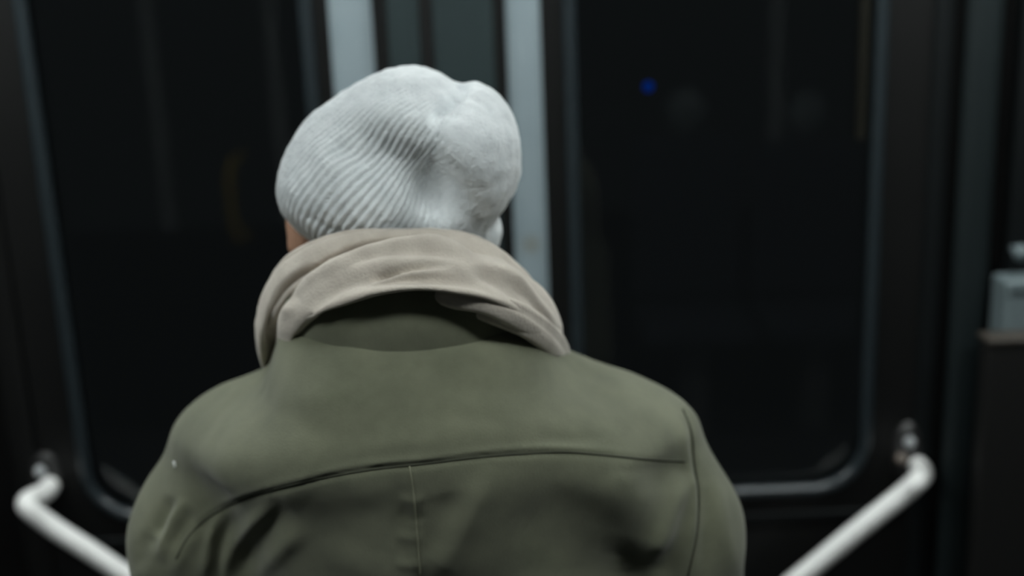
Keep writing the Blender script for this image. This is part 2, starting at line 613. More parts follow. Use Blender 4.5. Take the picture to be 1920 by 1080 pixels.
def mirror_x(px, py, Y):
    """where on plane y = Y a thing stands whose reflection in the panes shows at this pixel"""
    q = U(px, py, 2 * (YD + 0.018) - Y)
    return q.x, q.z


wb = empty('wall_back', (0, YB, 0))
tag(wb, 'wall with dark windows opposite the doors, behind the viewpoint', 'wall', kind='structure')
box_obj('lower_panel', X0, X1, YB - 0.05, YB, 0, 0.8, M['wall_dark'], wb, 0)
box_obj('upper_panel', X0, X1, YB - 0.05, YB, 1.9, ZC, M['wall_grey'], wb, 0)
pil = sorted([mirror_x(292, 200, YB)[0], mirror_x(516, 150, YB)[0], mirror_x(1457, 150, YB)[0], mirror_x(900, 200, YB)[0], -2.4, 2.3])
for x in pil:
    box_obj('window_post', x - 0.022, x + 0.022, YB - 0.05, YB + 0.01, 0.8, 1.9, M['pillar'], wb, 0.008)
for i in range(len(pil) - 1):
    box_obj('pane', pil[i] + 0.022, pil[i + 1] - 0.022, YB - 0.03, YB - 0.025, 0.8, 1.9, M['glass'], wb, 0)


def seat(x, top, mat, label, name_mat):
    s = empty('passenger_seat', (x, YB + 0.25, 0))
    tag(s, label, 'seat', 'seats along the wall behind the viewpoint')
    box_obj('pedestal', x - 0.05, x + 0.05, YB + 0.12, YB + 0.3, 0, 0.38, M['metal'], s, 0.01)
    box_obj('cushion', x - 0.21, x + 0.21, YB + 0.04, YB + 0.46, 0.38, 0.46, M['seat_blue'], s, 0.03)
    box_obj('backrest', x - 0.21, x + 0.21, YB + 0.03, YB + 0.10, 0.47, top - 0.17, M['seat_blue'], s, 0.03)
    bm = bmesh.new()
    bmesh.ops.create_uvsphere(bm, u_segments=24, v_segments=14, radius=1.0, matrix=Matrix.Translation((x, YB + 0.065, top - 0.08)) @ Matrix.Diagonal((0.075, 0.04, 0.085, 1)))
    from_bm('headrest', bm, mat, s, True)


for (px_, py_, mk, lb) in ((1290, 212, 'seat_pale', 'dark blue seat with pale grey headrest, taller one by the wall'),
                           (1245, 298, 'seat_pink', 'dark blue seat with dull pink headrest')):
    x_, z_ = mirror_x(px_, py_, YB + 0.1)
    if mk == 'seat_pink':
        x_ -= 0.0
        continue
    seat(x_, z_ + 0.08, M[mk], lb, mk)
x_, z_ = mirror_x(1392, 218, YB + 0.1)
seat(x_ + 0.25, z_ + 0.07, M['seat_pale'], 'dark blue seat with pale grey headrest, nearer the right end wall', '')
x_, z_ = mirror_x(435, 385, YB + 0.25)
tube_obj_path = [Vector((x_ - 0.0, YB + 0.02, z_ - 0.15)), Vector((x_, YB + 0.2, z_ - 0.14)), Vector((x_, YB + 0.25, z_ - 0.09)), Vector((x_, YB + 0.25, z_ + 0.1)), Vector((x_, YB + 0.2, z_ + 0.14)), Vector((x_, YB + 0.02, z_ + 0.15))]
o = tube_obj('grab_handle', smooth_path(tube_obj_path, 6), 0.014, M['yellow'], None, 12)
tag(o, 'short yellow grab handle fixed to the wall opposite the doors', 'handle')


# ceiling lamps
def lamp(x, y, L, Wd, label, mat='lamp'):
    e = empty('ceiling_light', (x, y, ZC))
    tag(e, label, 'ceiling light', 'strip lights along the ceiling')
    box_obj('housing', x - L / 2 - 0.02, x + L / 2 + 0.02, y - Wd / 2 - 0.02, y + Wd / 2 + 0.02, ZC - 0.03, ZC, M['metal'], e, 0.004)
    box_obj('diffuser', x - L / 2, x + L / 2, y - Wd / 2, y + Wd / 2, ZC - 0.045, ZC - 0.028, M[mat], e, 0.004)


for LY, where in ((0.46, 'behind'), (1.58, 'in front of')):
    lamp(-0.95, LY, 1.3, 0.12, 'strip light on the ceiling %s the person, left one' % where, 'lamp_back' if LY < 1 else 'lamp')
    lamp(0.75, LY, 1.3, 0.12, 'strip light on the ceiling %s the person, right one' % where, 'lamp_back' if LY < 1 else 'lamp')


# ------------------------------------------------------------------ signed distance modelling
class Field:
    def __init__(self, lo, hi, h):
        self.lo, self.h = np.array(lo, float), h
        n = np.ceil((np.array(hi) - self.lo) / h).astype(int) + 1
        self.n = n
        self.F = np.full(n, 0.2, np.float32)

    def axes(self, i0, i1):
        return [self.lo[k] + self.h * np.arange(i0[k], i1[k]) for k in range(3)]

    def region(self, lo, hi):
        i0 = np.maximum(0, np.floor((np.array(lo) - self.lo) / self.h).astype(int))
        i1 = np.minimum(self.n, np.ceil((np.array(hi) - self.lo) / self.h).astype(int) + 1)
        return i0, i1

    def add(self, lo, hi, fn, k=0.0):
        i0, i1 = self.region(lo, hi)
        ax = self.axes(i0, i1)
        Xg, Yg, Zg = np.meshgrid(*ax, indexing='ij')
        d = fn(Xg, Yg, Zg).astype(np.float32)
        sl = tuple(slice(i0[j], i1[j]) for j in range(3))
        a = self.F[sl]
        if k > 0:
            hh = np.clip(k - np.abs(a - d), 0, None) / k
            self.F[sl] = np.minimum(a, d) - hh * hh * k * 0.25
        else:
            self.F[sl] = np.minimum(a, d)

    def ellipsoid(self, c, r, k=0.0, rot=None):
        c = np.array(c, float)
        r = np.array(r, float)
        m = r.max() + 3 * k + 4 * self.h

        def fn(x, y, z):
            P = np.stack([x - c[0], y - c[1], z - c[2]], -1)
            if rot is not None:
                P = P @ np.array(rot)
            q = P / r
            k0 = np.sqrt((q ** 2).sum(-1))
            k1 = np.sqrt(((P / r ** 2) ** 2).sum(-1)) + 1e-9
            return k0 * (k0 - 1) / k1
        self.add(c - m, c + m, fn, k)

    def cone(self, a, b, ra, rb, k=0.0, flat=None):
        a, b = np.array(a, float), np.array(b, float)
        m = max(ra, rb) + 3 * k + 4 * self.h
        ab = b - a
        L2 = (ab ** 2).sum() + 1e-12

        def fn(x, y, z):
            P = np.stack([x - a[0], y - a[1], z - a[2]], -1)
            t = np.clip((P @ ab) / L2, 0, 1)
            D = P - t[..., None] * ab
            if flat is not None:
                D = D / np.array(flat)
            return np.sqrt((D ** 2).sum(-1)) - (ra + (rb - ra) * t)
        self.add(np.minimum(a, b) - m, np.maximum(a, b) + m, fn, k)

    def chain(self, pts, k=0.0):
        for (a, ra), (b, rb) in zip(pts[:-1], pts[1:]):
            self.cone(a, b, ra, rb, k)

    def blur(self, n):
        for _ in range(n):
            for ax in range(3):
                G = np.swapaxes(self.F, 0, ax)
                T = G.copy()
                T[1:-1] = 0.25 * G[:-2] + 0.5 * G[1:-1] + 0.25 * G[2:]
                self.F = np.ascontiguousarray(np.swapaxes(T, 0, ax))

    def mesh(self):
        F, h, lo = self.F, self.h, self.lo
        S = F < 0
        nx, ny, nz = F.shape
        cnt = np.zeros((nx - 1, ny - 1, nz - 1), np.int8)
        for dx in (0, 1):
            for dy in (0, 1):
                for dz in (0, 1):
                    cnt += S[dx:nx - 1 + dx, dy:ny - 1 + dy, dz:nz - 1 + dz]
        act = (cnt > 0) & (cnt < 8)
        idx = np.full(act.shape, -1, np.int64)
        I = np.argwhere(act)
        idx[act] = np.arange(len(I))
        pos = np.zeros((len(I), 3))
        num = np.zeros(len(I))
        for ax in range(3):
            o1, o2 = [a for a in range(3) if a != ax]
            for u in (0, 1):
                for v in (0, 1):
                    c0 = I.copy()
                    c0[:, o1] += u
                    c0[:, o2] += v
                    c1 = c0.copy()
                    c1[:, ax] += 1
                    f0 = F[c0[:, 0], c0[:, 1], c0[:, 2]].astype(float)
                    f1 = F[c1[:, 0], c1[:, 1], c1[:, 2]].astype(float)
                    cr = (f0 < 0) != (f1 < 0)
                    t = np.where(cr, f0 / np.where(cr, f0 - f1, 1), 0)
                    p_ = c0.astype(float)
                    p_[:, ax] += t
                    pos += np.where(cr[:, None], p_, 0)
                    num += cr
        V = lo + h * pos / num[:, None]
        quads = []
        for ax in range(3):
            o1, o2 = [(1, 2), (2, 0), (0, 1)][ax]
            sl0 = [slice(None)] * 3
            sl1 = [slice(None)] * 3
            sl0[ax] = slice(0, -1)
            sl1[ax] = slice(1, None)
            A, B = S[tuple(sl0)], S[tuple(sl1)]
            E = np.argwhere(A != B)
            ok = (E[:, o1] > 0) & (E[:, o2] > 0) & (E[:, o1] < F.shape[o1] - 1) & (E[:, o2] < F.shape[o2] - 1)
            E = E[ok]
            inside = A[E[:, 0], E[:, 1], E[:, 2]]
            q = []
            for (u, v) in ((-1, -1), (0, -1), (0, 0), (-1, 0)):
                c = E.copy()
                c[:, o1] += u
                c[:, o2] += v
                q.append(idx[c[:, 0], c[:, 1], c[:, 2]])
            Q = np.stack(q, 1)
            Q[~inside] = Q[~inside][:, ::-1]
            quads.append(Q)
        Q = np.concatenate(quads)
        Q = Q[(Q >= 0).all(1)]
        return V, Q


def relax(V, Q, it=4, lam=0.5):
    e = np.concatenate([Q[:, [0, 1]], Q[:, [1, 2]], Q[:, [2, 3]], Q[:, [3, 0]]])
    e = np.concatenate([e, e[:, ::-1]])
    n = len(V)
    deg = np.bincount(e[:, 0], minlength=n)
    for i in range(it):
        f = lam if i % 2 == 0 else -lam * 0.96
        s = np.stack([np.bincount(e[:, 0], V[e[:, 1], k], minlength=n) for k in range(3)], 1)
        V = V + f * (s / np.maximum(deg, 1)[:, None] - V)
    return V


def subdivided(V, Q, levels):
    o = from_np('tmp', V, Q, None, None)
    m = o.modifiers.new('s', 'SUBSURF')
    m.levels = levels
    dg = bpy.context.evaluated_depsgraph_get()
    me = bpy.data.meshes.new_from_object(o.evaluated_get(dg))
    old = o.data
    bpy.data.objects.remove(o)
    bpy.data.meshes.remove(old)
    return me


def get_vn(me):
    n = len(me.vertices)
    V = np.empty(n * 3, np.float32)
    N = np.empty(n * 3, np.float32)
    me.vertices.foreach_get('co', V)
    me.vertex_normals.foreach_get('vector', N)
    return V.reshape(-1, 3).astype(float), N.reshape(-1, 3).astype(float)


def set_v(me, V):
    me.vertices.foreach_set('co', V.astype(np.float32).ravel())
    me.update()


def seg_dist(px, py, pts):
    """distance in photo pixels to a polyline and the position along it (0..1)"""
    best = np.full(len(px), 1e9)
    pos = np.zeros(len(px))
    side = np.zeros(len(px))
    n = len(pts) - 1
    for i in range(n):
        (ax, ay), (bx, by) = pts[i], pts[i + 1]
        dx, dy = bx - ax, by - ay
        L2 = dx * dx + dy * dy + 1e-9
        t = np.clip(((px - ax) * dx + (py - ay) * dy) / L2, 0, 1)
        ex, ey = px - ax - t * dx, py - ay - t * dy
        d = np.hypot(ex, ey)
        s = d < best
        best[s] = d[s]
        pos[s] = (i + t[s]) / n
        side[s] = np.sign(dx * ey - dy * ex)[s]
    return best, pos, side


def curve2(pts, n=10):
    return [(v.x, v.y) for v in smooth_path([(a, b, 0) for a, b in pts], n)]


def strokes(V, N, items, facing=0.15):
    px, py = proj(V)
    to = CN - V
    to /= np.linalg.norm(to, axis=1)[:, None]
    w = np.clip(((N * to).sum(1) - 0.0) / facing, 0, 1)
    D = np.zeros(len(V))
    for pts, amp, wid in items:
        d, pos, _ = seg_dist(px, py, curve2(pts, 6))
        taper = np.clip(np.minimum(pos, 1 - pos) / 0.33, 0, 1)
        taper = taper * taper * (3 - 2 * taper)
        D += amp * np.exp(-(d / wid) ** 2) * taper
    return V + N * (D * w)[:, None]


# cheap smooth noise made of random waves
class Waves:
    def __init__(self, seed, freq, n=24):
        r = np.random.default_rng(seed)
        self.k = r.normal(size=(n, 3)) * freq
        self.p = r.uniform(0, 6.28, n)
        self.n = n

    def __call__(self, P):
        return np.sin(P @ self.k.T + self.p).sum(1) / math.sqrt(self.n / 2)


# ------------------------------------------------------------------ the person
person = empty('person', (-0.08, 1.10, 0))
tag(person, 'person seen from behind in olive coat, white knit beanie and beige scarf, head bowed', 'person')

YM = 1.10
# outline of the coat in the photo
left_out = [(515, 690), (455, 720), (400, 750), (345, 800), (310, 846), (300, 890), (275, 950), (260, 1000), (247, 1040), (250, 1080)]
right_out = [(1065, 655), (1130, 690), (1215, 735), (1285, 768), (1320, 830), (1345, 890), (1370, 960), (1390, 1030), (1403, 1080)]
LP = [U(a, b, YM) for a, b in left_out]
RP = [U(a, b, YM) for a, b in right_out]
# --- torso shell of the coat: half widths by height
zl = [p.z for p in LP][::-1]
xl = [p.x for p in LP][::-1]
zr = [p.z for p in RP][::-1]
xr = [p.x for p in RP][::-1]
neck_z = 1.48
neck_x = U(775, 600, YM).x


def torso_sides(z):
    shL, shR = LP[3], RP[3]
    L = np.interp(z, [0.78, 1.0, shL.z - 0.10, shL.z - 0.02, shL.z, LP[2].z, LP[1].z, LP[0].z, 1.44, neck_z],
                  [neck_x - 0.215, neck_x - 0.20, shL.x + 0.055, shL.x + 0.038, shL.x + 0.020, LP[2].x + 0.004, LP[1].x, LP[0].x, neck_x - 0.115, neck_x - 0.085])
    Rr = np.interp(z, [0.78, 1.0, shR.z - 0.10, shR.z - 0.02, shR.z, RP[2].z, RP[1].z, RP[0].z, 1.44, neck_z],
                   [neck_x + 0.215, neck_x + 0.20, shR.x - 0.040, shR.x - 0.026, shR.x - 0.013, RP[2].x - 0.002, RP[1].x, RP[0].x, neck_x + 0.115, neck_x + 0.085])
    return L, Rr


zb = [0.78, 1.00, 1.20, 1.26, 1.30, 1.335, 1.36, 1.385, 1.415, 1.44, 1.455, 1.48]
yb = [0.940, 0.945, 0.938, 0.928, 0.920, 0.914, 0.913, 0.919, 0.940, 0.964, 0.983, 1.03]
yf = [1.28, 1.26, 1.245, 1.235, 1.225, 1.215, 1.205, 1.195, 1.18, 1.165, 1.155, 1.14]

HC = 0.005
cf = Field((-0.50, 0.84, 0.72), (0.36, 1.42, 1.51), HC)


def torso_fn(x, y, z):
    L, Rr = torso_sides(z)
    cx, a = (L + Rr) / 2, (Rr - L) / 2
    B, Fr = np.interp(z, zb, yb), np.interp(z, zb, yf)
    cy = B + (Fr - B) * 0.52
    b = np.where(y < cy, cy - B, Fr - cy)
    u = np.abs(x - cx) / a
    v = np.abs(y - cy) / b
    e = 2.35
    d = ((u ** e + v ** e) ** (1 / e) - 1) * np.minimum(a, b) * 0.9
    d = np.maximum(d, 0.79 - z)
    d = np.maximum(d, z - 1.475)
    return d


cf.add((-0.5, 0.84, 0.72), (0.36, 1.42, 1.51), torso_fn)
# sleeves
def sleeve(top, up, elbow, wrist, r):
    cf.chain([(top, r[0]), (up, r[1]), (elbow, r[2]), (wrist, r[3])], 0.052)


zLs = LP[3].z
lt = Vector((LP[4].x + 0.068, 1.10, LP[4].z - 0.012))
lu = Vector((LP[7].x + 0.069, 1.085, LP[7].z))
le = Vector((LP[9].x + 0.058, 1.075, 1.03))
lw = Vector((LP[9].x + 0.035, 1.165, 0.815))
sleeve(lt, lu, le, lw, (0.066, 0.062, 0.056, 0.045))
rt = Vector((RP[4].x - 0.073, 1.09, RP[4].z - 0.006))
ru = Vector((RP[6].x - 0.068, 1.075, RP[6].z))
re_ = Vector((RP[8].x - 0.054, 1.075, 1.03))
rw = Vector((RP[8].x - 0.03, 1.165, 0.815))
sleeve(rt, ru, re_, rw, (0.066, 0.062, 0.056, 0.045))
cf.blur(5)
V, Q = cf.mesh()
V = relax(V, Q, 8)
me = subdivided(V, Q, 1)
V, N = get_vn(me)

yoke = [(330, 1048), (352, 1008), (385, 975), (430, 948), (500, 922), (600, 897), (700, 880), (790, 870), (900, 857), (980, 851), (1060, 848), (1130, 853), (1210, 861), (1285, 866)]
back_seam = [(768, 874), (776, 930), (782, 1000), (788, 1080)]
arm_seam = [(1280, 768), (1296, 812), (1302, 870), (1310, 930), (1306, 1000), (1290, 1080)]
mm = 0.001
items = [
    # broad forms
    ([(560, 900), (620, 960), (640, 1060)], -5 * mm, 60),
    ([(700, 920), (720, 1000), (700, 1080)], -4 * mm, 45),
    ([(830, 920), (840, 990), (815, 1050)], -5 * mm, 40),
    ([(925, 870), (895, 940), (850, 1020), (815, 1090)], 6 * mm, 24),
    ([(960, 900), (1050, 970), (1100, 1060), (1110, 1120)], -14 * mm, 72),
    ([(960, 960), (1000, 1040), (1010, 1100)], -5 * mm, 45),
    ([(1130, 890), (1175, 945), (1210, 1005), (1225, 1070)], 6 * mm, 42),
    ([(1285, 880), (1262, 940), (1230, 1010), (1215, 1060)], 8 * mm, 26),
    ([(1200, 880), (1205, 960), (1210, 1040)], 9 * mm, 50),
    ([(1300, 905), (1275, 970), (1250, 1040), (1240, 1090)], -9 * mm, 18),
    ([(1318, 860), (1325, 940), (1322, 1020), (1315, 1090)], -6 * mm, 12),
    ([(1300, 830), (1340, 930), (1365, 1030), (1375, 1090)], 4 * mm, 16),
    # folds below the left armhole
    ([(345, 930), (322, 975), (304, 1020), (296, 1060)], 5 * mm, 11),
    ([(360, 950), (342, 990), (320, 1030)], -4 * mm, 12),
    ([(320, 930), (300, 970), (282, 1010)], -6 * mm, 13),
    ([(420, 955), (400, 1003), (390, 1050), (380, 1090)], 6 * mm, 11),
    ([(440, 960), (418, 1000), (405, 1060), (400, 1100)], -5 * mm, 12),
    ([(520, 940), (478, 980), (432, 1040), (418, 1095)], 7 * mm, 14),
    ([(545, 945), (515, 975), (470, 1040), (450, 1095)], -4.5 * mm, 24),
    ([(575, 985), (535, 1022), (495, 1064), (480, 1100)], 5 * mm, 18),
    ([(285, 1000), (262, 1028), (258, 1080)], -4 * mm, 14),
    ([(380, 990), (345, 1030), (320, 1090)], 4 * mm, 14),
    # soft wrinkles on the yoke
    ([(560, 800), (640, 820), (720, 812)], -2.4 * mm, 22),
    ([(500, 760), (620, 745), (740, 755)], 1.6 * mm, 26),
    ([(760, 790), (860, 780), (960, 790)], -1.8 * mm, 16),
    ([(700, 700), (780, 692), (860, 700)], -1.8 * mm, 14),
    ([(820, 745), (920, 725), (1010, 735)], -2.2 * mm, 20),
    ([(1000, 815), (1080, 822), (1150, 815)], -1.5 * mm, 12),
    ([(1130, 700), (1180, 740), (1220, 790)], 1.4 * mm, 26),
    ([(1060, 700), (1120, 745), (1180, 800)], -1.6 * mm, 26),
    ([(380, 800), (450, 850), (480, 900)], -2.0 * mm, 28),
    ([(640, 850), (760, 830), (840, 835)], 1.2 * mm, 14),
    # seams
    (yoke[:3] + yoke[3:], -1.8 * mm, 6.5),
    ([(a, b - 10) for a, b in yoke], 1.5 * mm, 7.0),
    (back_seam, 1.4 * mm, 5.0),
    ([(a - 26, b + 4) for a, b in back_seam], -1.8 * mm, 14.0),
    (arm_seam, -2.6 * mm, 5.0),
    ([(a - 12, b) for a, b in arm_seam], 1.6 * mm, 8.0),
    # puckers beside the back seam
    ([(745, 935), (770, 940), (800, 930)], 1.5 * mm, 9),
    ([(740, 965), (768, 972), (800, 965)], -1.5 * mm, 9),
    ([(738, 1002), (768, 1008), (800, 998)], 1.5 * mm, 9),
    ([(735, 1050), (768, 1055), (800, 1048)], 1.5 * mm, 9),
]
V = strokes(V, N, [(a, b * (1.0 if c <= 8 else (1.0 if b > 0 else (0.8 if c < 16 else 0.62))), c * (1.0 if c <= 8 else 1.15)) for a, b, c in items])
wv = Waves(3, 22)
wv2 = Waves(4, 70)
V = V + N * (wv(V * [1, 1, 1.6]) * 0.0016 + wv2(V) * 0.0003)[:, None]
set_v(me, V)
me.shade_smooth()
me.name = 'coat'
coat = link('coat', me, M['coat'], person)
coat['label'] = 'olive green cotton coat with a back yoke seam'

from mathutils.bvhtree import BVHTree
cV, cN = get_vn(me)
polys = np.empty(len(me.loops), np.int32)
me.loops.foreach_get('vertex_index', polys)
bvh = BVHTree.FromPolygons([tuple(v) for v in cV], [tuple(q) for q in polys.reshape(-1, 4)])


def on_coat(pts, lift=0.0005, n=8):
    out = []
    for a, b in curve2(pts, n):
        d = Vector(RN @ np.array([(a - W / 2) / FPX, -(b - H / 2) / FPX, -1.0])).normalized()
        hit = bvh.ray_cast(CAM, d)
        if hit[0] is not None:
            out.append(hit[0] + hit[1] * lift)
    return out


def seam(name, pts, rad, mat, lift=0.0003):
    pth = on_coat(pts, lift)
    if len(pth) > 2:
        return tube_obj(name, pth, rad, mat, coat, 6)


seam('yoke_seam', yoke, 0.0012, M['thread'], -0.0003)
seam('back_seam', back_seam[:], 0.0008, M['thread_light'])
seam('armhole_seam', arm_seam, 0.0011, M['thread'])
# lint on the left shoulder
pl = on_coat([(327, 866), (329, 871), (329, 876)], 0.0006, 3)
if len(pl) > 2:
    tube_obj('lint', pl, 0.0011, M['lint'], coat, 6)

# --- stand collar of the coat
col_b = [(775, 612, 1.015)]


def ring(cx, cy, cz, ax, ay, tilt, n=96):
    out = []
    for i in range(n):
        t = 2 * math.pi * i / n
        x, y = cx + ax * math.sin(t), cy - ay * math.cos(t)
        out.append(Vector((x, y, cz - tilt * (y - (cy - ay)))))
    return out


cb = U(765, 652, 0.963)
ct = U(775, 545, 0.98)
n = 96
rowsV = []
prof = [(-0.012, 0.0, cb.z - 0.02), (-0.006, 0.0, cb.z + 0.006), (-0.004, 0.0, (cb.z + ct.z) / 2 + 0.01), (-0.007, 0.0, ct.z + 0.012), (-0.014, 0, ct.z + 0.014), (-0.018, 0, ct.z + 0.01), (-0.014, 0, cb.z)]
for dr, _, z in prof:
    rowsV.append(ring(neck_x, 1.085, z, 0.124 + dr, 0.1275 + dr, 0.45, n))
Vv = [v for r_ in rowsV for v in r_]
Ff = []
for i in range(len(prof) - 1):
    for k in range(n):
        k2 = (k + 1) % n
        Ff.append((i * n + k, i * n + k2, (i + 1) * n + k2, (i + 1) * n + k))
o = from_np('collar', [tuple(v) for v in Vv], Ff, M['coat'], coat)

# --- scarf: strands swept round the neck, folds along their length


def strand(name, ctrl, half, folds, parent, mat, closed=True, res=36, nsec=110, seed=1, wob=0.0010, lines=()):
    """ctrl: list of (point, half_height, half_thickness); section long axis lies roughly upright, leaning with the cone of the neck"""
    P = smooth_path([c[0] for c in ctrl], res, closed)
    m = len(P)
    hh = smooth_path([(c[1], c[2], c[3]) for c in ctrl], res, closed)
    cen = Vector((neck_x, 1.09, 1.42))
    Vl = []
    for i in range(m):
        if closed:
            t = (P[(i + 1) % m] - P[i - 1]).normalized()
        else:
            t = (P[min(m - 1, i + 1)] - P[max(0, i - 1)]).normalized()
        rad = P[i] - cen
        rad = (rad - t * rad.dot(t))
        rad.normalize()
        up = t.cross(rad)
        if up.z < 0:
            up = -up
        a, b, lean = hh[i].x, hh[i].y, hh[i].z
        # lean tips the band outwards at the bottom
        c_, s_ = math.cos(lean), math.sin(lean)
        u2 = up * c_ - rad * s_
        r2 = rad * c_ + up * s_
        th = i / m
        endt = 1.0
        if not closed:
            endt = min(1.0, min(i, m - 1 - i) / (0.12 * m) + 0.05)
        for k in range(nsec):
            ang = 2 * math.pi * k / nsec
            cs, sn = math.cos(ang), math.sin(ang)
            e = 0.8
            su = math.copysign(abs(sn) ** e, sn)
            sr = math.copysign(abs(cs) ** e, cs)
            d = 0.0
            if cs > -0.3:
                for s0, s1, amp, wid, t0, t1 in folds:
                    # position of the fold across the band runs from s0 to s1 along th in t0..t1
                    if t0 <= th <= t1:
                        f = (th - t0) / (t1 - t0)
                        sp = s0 + (s1 - s0) * f
                        tp = min(1, min(f, 1 - f) / 0.2)
                        d += amp * tp * math.exp(-((su - sp) / wid) ** 2)
            Vl.append(P[i] + u2 * (a * su * endt) + r2 * (b * sr * endt * (1 - 0.5 * max(0.0, -su)) + d * max(0, cs + 0.3)))
    Fl = []
    mmx = m if closed else m - 1
    for i in range(mmx):
        j = (i + 1) % m
        for k in range(nsec):
            k2 = (k + 1) % nsec
            Fl.append((i * nsec + k, i * nsec + k2, j * nsec + k2, j * nsec + k))
    VN = np.array([tuple(v) for v in Vl])
    w1, w2 = Waves(seed, 45), Waves(seed + 9, 130)
    o_ = from_np(name, VN, Fl, mat, parent)
    vv, nn = get_vn(o_.data)
    if lines:
        vv = strokes(vv, nn, [(a_, b_ * 2.3, c_) for a_, b_, c_ in lines], 0.2)
    vv = vv + nn * (w1(vv) * wob + w2(vv) * wob * 0.25)[:, None]
    set_v(o_.data, vv)
    return o_


scarf = empty('scarf', (neck_x, 1.09, 1.36))
scarf.parent = person
scarf.matrix_parent_inverse = Matrix.Translation(-Vector(person.location))


def child(o_):
    return o_


SC = Matrix.Translation(-Vector((neck_x, 1.09, 1.36)))
# main band, starts at the middle of the back and runs to the left round the front
A = [
    (U(775, 502, 0.972), 0.029, 0.014, 0.56),
    (U(650, 524, 0.984), 0.030, 0.014, 0.54),
    (U(580, 568, 1.012), 0.031, 0.014, 0.42),
    (U(549, 625, 1.060), 0.031, 0.014, 0.25),
    (U(568, 690, 1.140), 0.030, 0.018, 0.15),
    (U(660, 735, 1.215), 0.030, 0.022, 0.15),
    (U(775, 750, 1.245), 0.030, 0.022, 0.15),
    (U(900, 735, 1.215), 0.030, 0.022, 0.15),
    (U(1000, 690, 1.140), 0.030, 0.020, 0.15),
    (U(1018, 620, 1.065), 0.026, 0.018, 0.30),
    (U(972, 556, 1.012), 0.028, 0.015, 0.45),
    (U(895, 518, 0.984), 0.029, 0.014, 0.56),
]
linesA = [
    ([(507, 650), (506, 596), (527, 548), (561, 515), (600, 494)], -5 * mm, 6),
    ([(540, 545), (586, 508), (649, 472), (712, 453), (770, 447)], -5 * mm, 6),
    ([(529, 570), (586, 522), (668, 481), (762, 462), (850, 462), (900, 480)], 3 * mm, 9),
    ([(640, 500), (680, 484), (743, 473), (813, 473), (900, 492)], -2.5 * mm, 7),
    ([(690, 520), (722, 511), (772, 499), (850, 496)], -3.5 * mm, 6),
    ([(690, 530), (722, 522), (772, 509), (850, 505)], 2 * mm, 6),
    ([(560, 610), (600, 560), (660, 528), (762, 520), (880, 528), (940, 550)], -3 * mm, 16),
    ([(560, 632), (617, 581), (680, 552), (756, 539), (838, 541), (925, 560), (985, 594)], 2.0 * mm, 7),
    ([(890, 478), (964, 524), (1014, 585), (1040, 630)], 3 * mm, 11),
    ([(880, 500), (940, 530), (990, 580)], -2.5 * mm, 12),
    ([(930, 500), (990, 560), (1030, 620)], -2.5 * mm, 7),
    ([(520, 640), (530, 600), (560, 560)], 2.5 * mm, 12),
    ([(545, 660), (560, 620), (590, 590)], -3 * mm, 12),
]
bandA = strand('scarf_band', A, 0, [], scarf, M['scarf'], seed=21, lines=linesA)
# outer, farther layer showing above and left of the main band
B = [
    (U(775, 462, 1.015), 0.016, 0.016, 0.5),
    (U(650, 475, 1.020), 0.018, 0.018, 0.4),
    (U(553, 520, 1.045), 0.022, 0.017, 0.3),
    (U(501, 605, 1.085), 0.024, 0.013, 0.1),
    (U(530, 690, 1.160), 0.026, 0.015, 0.1),
    (U(650, 745, 1.235), 0.026, 0.018, 0.1),
    (U(775, 765, 1.265), 0.026, 0.018, 0.1),
    (U(905, 745, 1.235), 0.026, 0.018, 0.1),
    (U(1015, 690, 1.160), 0.024, 0.016, 0.1),
    (U(1015, 605, 1.090), 0.020, 0.014, 0.2),
    (U(955, 525, 1.050), 0.018, 0.016, 0.4),
    (U(880, 478, 1.025), 0.016, 0.016, 0.5),
]
strand('scarf_band', B, 0, [(0.2, 0.1, -0.003, 0.15, 0.02, 0.3), (0.1, 0.3, -0.003, 0.15, 0.75, 0.98)], scarf, M['scarf'], seed=31, lines=linesA)
# twisted lower strand on the right
C = [
    (U(800, 548, 0.975), 0.005, 0.006, 0.2),
    (U(850, 560, 0.967), 0.008, 0.009, 0.2),
    (U(910, 570, 0.970), 0.009, 0.010, 0.2),
    (U(965, 592, 0.985), 0.011, 0.012, 0.2),
    (U(1015, 625, 1.02), 0.012, 0.012, 0.2),
    (U(1046, 668, 1.09), 0.012, 0.012, 0.2),
    (U(1040, 710, 1.15), 0.010, 0.010, 0.2),
]
strand('scarf_strand', C, 0, [(0.3, -0.2, -0.003, 0.25, 0.1, 0.9)], scarf, M['scarf'], closed=False, nsec=32, seed=41, wob=0.0006)
D_ = [
    (U(880, 582, 0.985), 0.004, 0.005, 0.2),
    (U(930, 596, 0.983), 0.007, 0.008, 0.2),
    (U(985, 618, 0.993), 0.008, 0.009, 0.2),
    (U(1030, 652, 1.035), 0.009, 0.009, 0.2),
    (U(1046, 695, 1.10), 0.008, 0.008, 0.2),
]
strand('scarf_strand', D_, 0, [], scarf, M['scarf'], closed=False, nsec=28, seed=43, wob=0.0006)

# --- beanie
YH = 1.13


def pxm(px, py, Y):
    """metres for one pixel at that place"""
    return (U(px + 1, py, Y) - U(px, py, Y)).length


